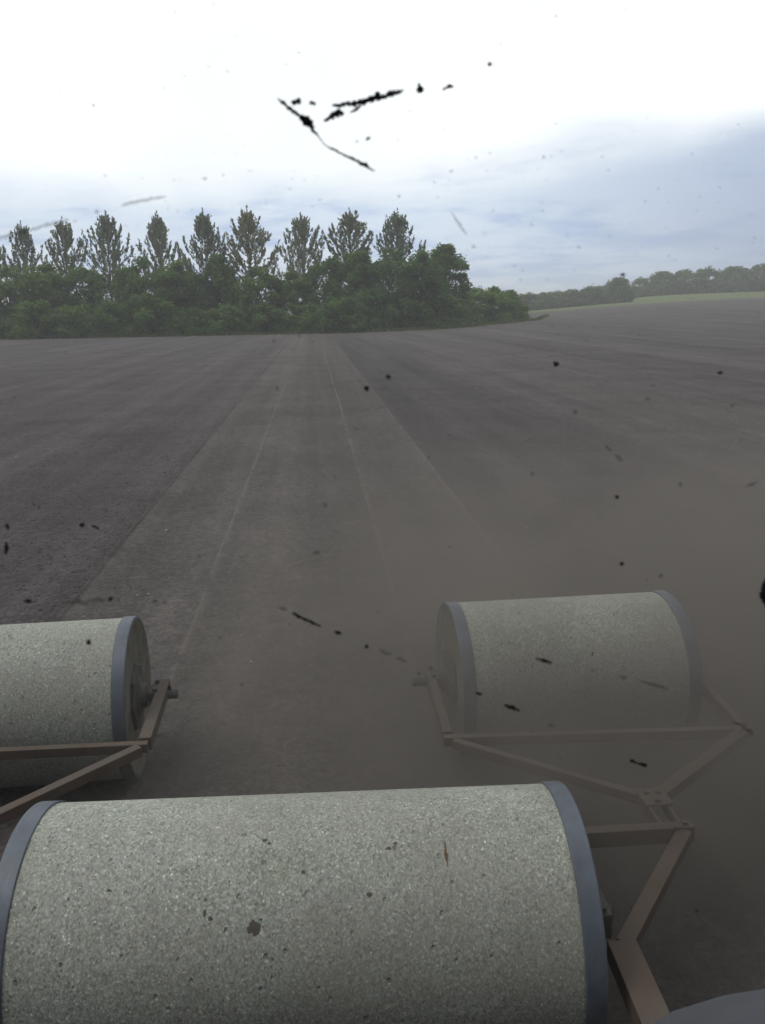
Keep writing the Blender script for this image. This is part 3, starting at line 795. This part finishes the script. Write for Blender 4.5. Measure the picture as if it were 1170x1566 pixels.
def mud_stroke(bm, pts, r, y0, thick):
    """a dried splash: ragged ribbon through (x, z, width) in mm, domed outwards from the glass"""
    P_ = [Vector((x, z)) for x, z, w_ in pts]
    dense = []
    for (a, b, wa, wb) in zip(P_[:-1], P_[1:], [p[2] for p in pts[:-1]], [p[2] for p in pts[1:]]):
        k = max(2, int((b - a).length / 0.9))
        for i in range(k):
            f = i / k
            dense.append((a.lerp(b, f), wa + (wb - wa) * f))
    dense.append((P_[-1], pts[-1][2]))
    rows_ = []
    for i, (p, w_) in enumerate(dense):
        a = dense[max(0, i - 1)][0]; b = dense[min(len(dense) - 1, i + 1)][0]
        tdir = (b - a).normalized() if (b - a).length > 1e-6 else Vector((1, 0))
        nd = Vector((-tdir.y, tdir.x))
        h1 = w_ / 2 * r.uniform(0.40, 1.30); h2 = w_ / 2 * r.uniform(0.40, 1.30)
        mk = lambda q, yy: bm.verts.new((0.04 + q.x / 1000, y0 + yy, 2.58 + q.y / 1000))
        rows_.append((mk(p + nd * h1, 0), mk(p + nd * h1 * .5, thick * .8), mk(p, thick), mk(p - nd * h2 * .5, thick * .8), mk(p - nd * h2, 0)))
    for A, B in zip(rows_[:-1], rows_[1:]):
        for j in range(4):
            bm.faces.new((A[j], A[j + 1], B[j + 1], B[j]))
        bm.faces.new((A[4], A[0], B[0], B[4]))
    bm.faces.new(rows_[0]); bm.faces.new(list(reversed(rows_[-1])))


rm = random.Random(4)
for lst, m_, nm_, th in ((DARK_MUD, M_mud, 'mud_splash', 0.0009), (THIN_MUD, M_thin, 'thin_mud_mark', 0.0004)):
    for pts in lst:
        bm = bmesh.new()
        mud_stroke(bm, pts, rm, YW + 0.0070, th)
        bm_obj(nm_, bm, m_, pane)
# fine spatter, too small to count
bm = bmesh.new()
for i in range(750):
    x = rm.uniform(-330, 330); z = rm.uniform(-420, 330)
    if rm.random() < 0.5:
        z = 160 + rm.gauss(0, 60); x = rm.uniform(-230, 260)
    s_m = rm.uniform(0.4, 0.9) if i > 160 else rm.uniform(0.5, 1.2)
    a = rm.gauss(0.3, 0.5); l_ = s_m * rm.uniform(0.2, 1.2)
    mud_stroke(bm, [(x - l_ * math.cos(a), z + l_ * math.sin(a), s_m * .5), (x, z, s_m), (x + l_ * math.cos(a), z - l_ * math.sin(a), s_m * .5)], rm, YW + 0.0070, 0.0003)
sp = bm_obj('fine_spatter', bm, M_thin, pane)
sp['kind'] = 'stuff'


# ------------------------------------------------------------------ trees
def leaf_cards(centres, size, r, up_bias=0.0, elong=1.3, along=None):
    """one little four-sided leaf spray per centre"""
    n = len(centres)
    nrm = r.normal(0, 1, (n, 3)); nrm[:, 2] += up_bias
    nrm /= np.linalg.norm(nrm, axis=1, keepdims=True)
    a = r.normal(0, 1, (n, 3))
    u = np.cross(nrm, a); u /= np.linalg.norm(u, axis=1, keepdims=True)
    if along is not None:
        u = along / np.linalg.norm(along, axis=1, keepdims=True)
    v = np.cross(nrm, u)
    v /= np.linalg.norm(v, axis=1, keepdims=True)
    s = size * r.uniform(0.6, 1.35, n)
    u *= (s * elong)[:, None]; v *= s[:, None]
    q = np.stack([centres - u * 0.5, centres + v * 0.42 - u * 0.05, centres + u * 0.5, centres - v * 0.42 + u * 0.05], 1)
    return q


def cards_mesh(name, Q):
    n = len(Q)
    return np_mesh(name, Q.reshape(-1, 3), np.arange(4 * n).reshape(n, 4))


def limb_mesh(name, segs, sides=6):
    """tapered limbs: list of (p0, r0, p1, r1)"""
    V, Fi = [], []
    for p0, r0, p1, r1 in segs:
        p0, p1 = np.array(p0, float), np.array(p1, float)
        ax = (p1 - p0) / (np.linalg.norm(p1 - p0) + 1e-9)
        h = np.array([1, 0, 0]) if abs(ax[0]) < .8 else np.array([0, 1, 0])
        u = np.cross(ax, h); u /= np.linalg.norm(u)
        v = np.cross(ax, u)
        b = len(V)
        for p, rr in ((p0, r0), (p1, r1)):
            for i in range(sides):
                a = 2 * PI * i / sides
                V.append(p + rr * (math.cos(a) * u + math.sin(a) * v))
        for i in range(sides):
            k = (i + 1) % sides
            Fi.append((b + i, b + k, b + sides + k, b + sides + i))
    return np_mesh(name, V, Fi)


def poplar_mesh(seed, H=16.6, spread=3.2):
    """young poplar: ascending whorled branches set with upright candle-like sprays, light showing between them"""
    r = np.random.default_rng(seed)
    segs, cents, axes = [], [], []
    bend = r.normal(0, 0.12, 2)
    trunk = lambda h: np.array([bend[0] * math.sin(h / H * 3), bend[1] * math.sin(h / H * 2.4), h])
    hs = np.linspace(0, H * 0.95, 9)
    for a, b in zip(hs[:-1], hs[1:]):
        segs.append((trunk(a), 0.17 * (1 - a / H) + 0.02, trunk(b), 0.17 * (1 - b / H) + 0.02))

    def candle(p, dirv, L, k):
        dirv = dirv / np.linalg.norm(dirv)
        tt = r.random(k)
        w = 0.15 * np.sin(np.pi * np.clip(tt * 0.85 + 0.12, 0, 1)) + 0.02
        cents.append(p + dirv * (tt * L)[:, None] + r.normal(0, 1, (k, 3)) * w[:, None] * 0.62)
        axes.append(np.repeat(dirv[None], k, 0) + r.normal(0, 0.33, (k, 3)))
    nb = 72
    for i in range(nb):
        f = (i + r.random()) / nb
        h = H * (0.16 + 0.74 * f ** 0.9)
        prof = np.interp(h / H, [0.16, 0.34, 0.50, 0.65, 0.78, 0.88, 0.92], [0.95, 1.05, 1.0, 0.74, 0.45, 0.20, 0.08]) * spread
        L = prof * r.uniform(0.60, 1.15)
        az_ = i * 2.399 + r.normal(0, 0.4)
        out = np.array([math.cos(az_), math.sin(az_), 0])
        p = trunk(h)
        slope = r.uniform(0.25, 0.55) + 0.5 * f
        steps = 4
        for k in range(steps):
            dv = out * (1 - 0.10 * k) + np.array([0, 0, slope + 0.22 * k])
            dv = dv / np.linalg.norm(dv)
            q = p + dv * L * 1.2 / steps
            r0 = 0.05 * (1 - k / steps) + 0.014
            segs.append((p, r0, q, r0 * 0.75))
            for m_ in range(0 if k == 0 and L > 1.0 else (2 if (L > 2.2 and k >= 2) else 1)):
                bp = p + (q - p) * r.random()
                sd = np.array([0, 0, 1.0]) + out * 0.25 + r.normal(0, 0.28, 3)
                candle(bp, sd, r.uniform(0.8, 1.4), 13)
            p = q
        candle(p, dv + np.array([0, 0, 1.3]), r.uniform(1.0, 1.6) * (1.05 - 0.35 * f), 19)
    for k in range(4):
        a = r.uniform(0, 6.28)
        o_ = np.array([math.cos(a), math.sin(a), 0]) * r.uniform(0.1, 0.5)
        candle(trunk(H * r.uniform(0.80, 0.88)) + o_, np.array([0, 0, 1.0]) + o_ * 0.6, r.uniform(0.8, 1.3), 14)
    candle(trunk(H * 0.925), np.array([0, 0, 1.0]), 1.6, 18)
    Q = leaf_cards(np.concatenate(cents), 0.215, r, 0.5, 2.2, np.concatenate(axes))
    return limb_mesh('poplar_trunk', segs, 5), cards_mesh('poplar_crown', Q)


def broad_mesh(seed, H=10.0, W=7.0, base=0.06, lobes=34, per=230, size=0.26, egg=0.5):
    """broad-leaved tree: clumps of leaf sprays spread through an uneven crown"""
    r = np.random.default_rng(seed)
    cents, segs = [], []
    segs.append(((0, 0, -0.1), 0.20, (0.1, 0.05, H * 0.45), 0.13))
    for i in range(lobes):
        f = r.random() ** 1.25
        z = H * (base + (0.93 - base) * f)
        prof = np.interp(f, [0, 0.15, 0.45, 0.75, 1.0], [0.95, 1.0, 1.0, 0.80, 0.30])
        az_ = r.uniform(0, 2 * PI)
        rr = W / 2 * prof * math.sqrt(r.uniform(0.15, 1.0)) * 0.86
        c0 = np.array([rr * math.cos(az_), rr * math.sin(az_), z])
        cr = r.uniform(0.085, 0.165) * W * (1.0 - 0.25 * f)
        segs.append((np.array([0.05, 0.02, max(0.3, z * 0.55)]), 0.06, c0, 0.015))
        dv = r.normal(0, 1, (per, 3)); dv /= np.linalg.norm(dv, axis=1, keepdims=True)
        rad_ = cr * r.uniform(0.35, 1.0, per) ** 0.5 * (1 + 0.25 * r.normal(0, 1, per).clip(-1, 1.6))
        p = c0 + dv * rad_[:, None] * np.array([1, 1, 0.85])
        cents.append(p)
    P_ = np.concatenate(cents)
    P_[:, 2] = np.maximum(P_[:, 2], 0.08)
    Q = leaf_cards(P_, size, r, 1.3, 1.25)
    return limb_mesh('broad_trunk', segs, 5), cards_mesh('broad_crown', Q)


def plant(name, meshes, material, x, y, rz, sc, label, cat, group, trunk_name='trunk', crown_name='crown'):
    tm, cm = meshes
    root = empty(name, (x, y, float(terrain(x, y)) - 0.02), rz)
    root.scale = sc
    tag(root, label, cat, group)
    tk = link(trunk_name, tm, None, root)
    if not tm.materials: tm.materials.append(M_bark)
    cr = link(crown_name, cm, None, root)
    if not cm.materials: cm.materials.append(material)
    if cm.materials[0] != material:
        cr.material_slots[0].link = 'OBJECT'
        cr.material_slots[0].material = material
    return root


ORD = ['first', 'second', 'third', 'fourth', 'fifth', 'sixth', 'seventh', 'eighth', 'ninth', 'tenth', 'eleventh', 'twelfth', 'thirteenth', 'fourteenth', 'fifteenth']
pops = [(-44.9, 14.6), (-40.47, 15.6), (-34.38, 15.9), (-28.06, 16.6), (-21.32, 16.7), (-14.99, 16.7), (-8.89, 17.1), (-1.32, 16.3), (5.83, 17.0), (12.76, 16.5)]
pm = [poplar_mesh(100 + k, 16.6, s) for k, s in enumerate((3.6, 3.9, 3.7, 4.2))]
pop_note = ['cut by the picture edge', 'small narrow crown', 'broad skirted crown', 'loose crown above a sky gap', 'spiky narrow top', 'pale rounded crown',
            'tall dense crown', 'twin-topped crown standing apart', 'wide full crown', 'nearest the round tree']
for k, (x, h) in enumerate(pops):
    s = h / 16.6
    wsc = (0.92, 0.86, 1.0, 1.0, 0.90, 0.98, 1.12, 1.0, 1.18, 1.10)[k]
    plant('poplar_tree', pm[k % 4], M_pop, x, 130 + rnd.uniform(-1.5, 1.5), rnd.uniform(0, 6.28), (s * wsc, s * wsc, s),
          '%s poplar along the row towards the round tree, %s' % (ORD[k], pop_note[k]), 'poplar', 'row of poplars above the treeline')

bmsh = [broad_mesh(200 + k, 10, w_, 0.03, 72, 190, 0.31) for k, w_ in enumerate((9.4, 8.6, 9.8, 8.4))]
trees = [(-50.5, 9.8, 1.0), (-45.7, 10.1, 1.0), (-40.5, 9.8, 1.05), (-35.8, 10.1, 1.0), (-30.6, 9.6, 1.0), (-25.2, 9.2, .9), (-22.6, 10.8, 0.9), (-18.6, 10.2, 1.0), (-16.0, 8.8, 1.0), (-12.7, 11.0, 0.75),
         (-7.56, 9.3, 1.05), (-2.6, 8.6, 1.0), (2.1, 10.4, 0.95), (6.2, 11.1, 0.95), (11.0, 11.3, 1.0), (15.0, 10.8, 0.9)]
tn = ['at the very edge', 'dark and bushy', 'olive green and broad', 'dense and level-topped', 'leaning outward over shrubs', 'low and shaded', 'round-topped and bright', 'full and mid green', 'low dark and wide',
      'small bright pointed crown', 'broad olive crown', 'lowest dip in the canopy', 'rising towards the tall end', 'high rounded crown', 'tall crown hiding a poplar stem', 'merging with the round tree']
for k, (x, h, wsc) in enumerate(trees):
    y = 125 + rnd.uniform(-2, 2)
    s = h / 10.0
    plant('broadleaf_tree', bmsh[k % 4], (M_leafA, M_leafB, M_leafA, M_leafB)[(k * 7 + k // 3) % 4], x, y, rnd.uniform(0, 6.28), (s * wsc, s * wsc, s * 0.985),
          '%s leafy tree in the belt before the poplars, %s' % (ORD[k] if k < 15 else 'last', tn[k]), 'tree', 'leafy trees in the belt before the poplars')
plant('broadleaf_tree', broad_mesh(231, 12.4, 8.6, 0.05, 120, 230, 0.28), M_leafA, 20.3, 135, 0.7, (1, 1, 1.0),
      'big rounded dark green tree at the end of the treeline', 'tree', 'leafy trees in the belt before the poplars')

shm = [broad_mesh(300 + k, 4.8, 7.2, 0.02, 44, 170, 0.26) for k in range(3)]
k = 0
xs_s = np.linspace(-50.0, 17.5, 15)
for k, x in enumerate(xs_s):
    y = 119.5 + rnd.uniform(-1, 1) + max(0, x - 5) * 0.35
    s = rnd.uniform(0.85, 1.15)
    plant('hedge_shrub', shm[k % 3], (M_leafA, M_leafA, M_leafB)[k % 3], x + rnd.uniform(-.6, .6), y, rnd.uniform(0, 6.28), (s * 1.05, s, s * rnd.uniform(0.8, 1.1)),
          '%s low dark shrub along the foot of the treeline, bordering the soil' % ORD[k], 'shrub', 'low shrubs at the foot of the treeline')
ends = [(20.0, 139, 6.0, 1.1, M_leafC, 'yellow-green bush glowing at the foot of the round tree'),
        (24.2, 142, 5.0, 1.15, M_leafB, 'mid green bush beside the yellow-green one below the round tree'),
        (28.6, 145, 5.3, 1.2, M_leafB, 'bushy shrub in the middle of the sloping treeline end'),
        (32.0, 147, 4.9, 1.1, M_leafA, 'dark shrub second from the tip of the treeline'),
        (34.3, 150, 3.8, 1.0, M_leafB, 'smallest shrub at the tip of the treeline, sloping into the field')]
for k, (x, y, h, wsc, m_, lab) in enumerate(ends):
    s = h / 4.5
    plant('hedge_shrub', shm[k % 3], m_, x, y, rnd.uniform(0, 6.28), (s * wsc, s * wsc, s), lab, 'shrub', 'bushes at the end of the treeline')

# far hedgerow and far trees beyond the meadow
fm = [broad_mesh(400 + k, 10, 15, 0.02, 80, 90, 0.6) for k in range(3)]
far = [(66.0, 270, 5.4, 1.2), (71.5, 285, 5.2, 1.1), (77.0, 288, 5.4, 1.2), (82.0, 290, 5.6, 1.1), (87.5, 292, 5.8, 1.2), (93.0, 292, 6.0, 1.15), (97.5, 296, 5.3, 1.0)]
fn = ['tip nearest the dark treeline', 'low and pale', 'slightly darker', 'rounded', 'broad and pale', 'taller and bushy', 'tucked beside the lone tree']
for k, (x, y, h, wsc) in enumerate(far):
    s = h / 10
    plant('far_shrub', fm[k % 3], M_leafF, x, y, rnd.uniform(0, 6.28), (s * wsc * 1.2, s * wsc * 1.2, s), '%s bush of the distant hedgerow behind the green strip, %s' % (ORD[k], fn[k]), 'bush', 'distant hedgerow bushes')
plant('far_tree', fm[1], M_leafF, 100.6, 288, 1.0, (0.72, 0.72, 0.84), 'lone distant round tree standing out above the hedgerow at the meadow start', 'tree', 'distant trees beyond the meadow')
far2 = [(113.5, 345, 6.5, 0.9), (121.5, 345, 7.2, 0.9), (128.5, 342, 7.6, 0.95), (134.0, 335, 9.2, 1.0), (142.5, 335, 9.0, 1.05), (151.5, 335, 9.7, 1.05), (162.5, 335, 9.9, 1.2), (173.5, 335, 10.2, 1.1), (185, 338, 10.0, 1.1)]
f2 = ['small and low', 'small and hazy', 'half-height', 'round crown', 'evenly domed', 'domed with flat top', 'widest domed crown', 'crown against the picture edge', 'mostly out of view']
for k, (x, y, h, wsc) in enumerate(far2):
    s = h / 10
    plant('far_tree', fm[(k + 1) % 3], M_leafF, x, y, rnd.uniform(0, 6.28), (s * wsc, s * wsc, s), '%s tree of the far row beyond the meadow, %s' % (ORD[k], f2[k]), 'tree', 'distant trees beyond the meadow')

# faint woods closing the horizon, too far to tell trees apart
r = np.random.default_rng(77)
nW = 26000
wx = r.uniform(-420, 900, nW); wy = 620 + 60 * r.random(nW) + np.abs(wx) * 0.05
wh = 9 + 5 * (fbm(wx / 22, wy * 0, 3, 8) + .5)
wz = terrain(wx, wy) + wh * r.random(nW) ** 0.7
wood = link('far_woods', cards_mesh('far_woods', leaf_cards(np.stack([wx, wy, wz], -1), 2.6, r, 0.3, 1.2)), M_leafF)
tag(wood, 'faint distant woods closing the horizon behind the hedgerow', kind='stuff')

# grass along the field edge: short blades, one object
n = 15000
r = np.random.default_rng(5)
tt = r.random(n)
bx = np.interp(tt, [0, .55, .72, .8, .9, 1.0], [-52, 8, 19, 27, 37, 44])
by = np.interp(tt, [0, .55, .72, .8, .9, 1.0], [117.2, 117.2, 121, 131, 144, 165]) + r.normal(0, 0.8, n)
bz = terrain(bx, by)
hh = r.uniform(0.15, 0.55, n)
a = r.uniform(0, PI, n)
wv = np.stack([np.cos(a), np.sin(a), a * 0], -1) * 0.05
tipv = np.stack([r.normal(0, .12, n), r.normal(0, .12, n), hh], -1)
b0 = np.stack([bx, by, bz - 0.03], -1)
T = np.stack([b0 - wv, b0 + wv, b0 + tipv], 1)
gr = link('verge_grass', np_mesh('verge_grass', T.reshape(-1, 3), np.arange(3 * n).reshape(n, 3)), M_blade)
tag(gr, 'rough pale grass verge between the soil and the treeline', kind='stuff')

# ------------------------------------------------------------------ dust raised by the rollers, and the hazy air
def smoke_box(name, lo, hi, material, label):
    bm = bmesh.new()
    lo, hi = Vector(lo), Vector(hi)
    bm_box(bm, tuple(hi - lo), Matrix(), 0)
    o = bm_obj(name, bm, material)
    o.location = (lo + hi) / 2
    return tag(o, label, kind='stuff')


M_dust, t = mat('dust_in_air')
P = t.n('ShaderNodeTexCoord').outputs['Generated']
gx_, gy_, gz_ = t.n('ShaderNodeSeparateXYZ', {0: P}).outputs
fade = t.math('MULTIPLY', t.math('MULTIPLY', t.ss(gx_, 0.19, 0.47), t.ss(gx_, 1.0, 0.70)), t.math('MULTIPLY', t.ss(gy_, 0.02, 0.13), t.math('ADD', t.ss(gy_, 0.50, 0.22, 0.0, 0.78), t.ss(gy_, 1.0, 0.45, 0.0, 0.22))))
fade = t.math('MULTIPLY', fade, t.math('POWER', t.math('SUBTRACT', 1.0, gz_, True), 1.6))
O = t.n('ShaderNodeTexCoord').outputs['Object']
low = t.math('POWER', t.math('SUBTRACT', 1.0, gz_, True), 7.0)
low = t.math('MULTIPLY', t.math('MULTIPLY', low, 0.55), t.math('MULTIPLY', t.math('MULTIPLY', t.ss(gx_, 0.19, 0.27), t.ss(gx_, 1.0, 0.8)), t.math('MULTIPLY', t.ss(gy_, 0.02, 0.12), t.ss(gy_, 0.75, 0.2))))
fade = t.math('ADD', fade, low)
dn = t.ss(t.noise(O, 0.75, 5, 0.6, dist=0.6), 0.34, 0.66)
den = t.math('MULTIPLY', t.math('MULTIPLY', fade, t.math('ADD', t.math('MULTIPLY', dn, 1.15), 0.30)), 1.75)
v = t.n('ShaderNodeVolumePrincipled', {'Color': (0.295, 0.269, 0.245, 1), 'Density': den, 'Anisotropy': 0.2})
t.n('ShaderNodeOutputMaterial', {'Volume': v.outputs[0]})
smoke_box('dust_cloud', (-3.6, 2.0, -0.05), (8.5, 14.0, 2.0), M_dust, 'brown dust cloud raised by the rollers, thickest round the rear one on bare soil')
M_haze, t = mat('haze_air')
v = t.n('ShaderNodeVolumePrincipled', {'Color': (0.92, 0.93, 0.95, 1), 'Density': 0.0009})
t.n('ShaderNodeOutputMaterial', {'Volume': v.outputs[0]})
smoke_box('haze', (-4500, -4500, -1.5), (4500, 4500, 30), M_haze, 'thin pale haze in the air over the field')
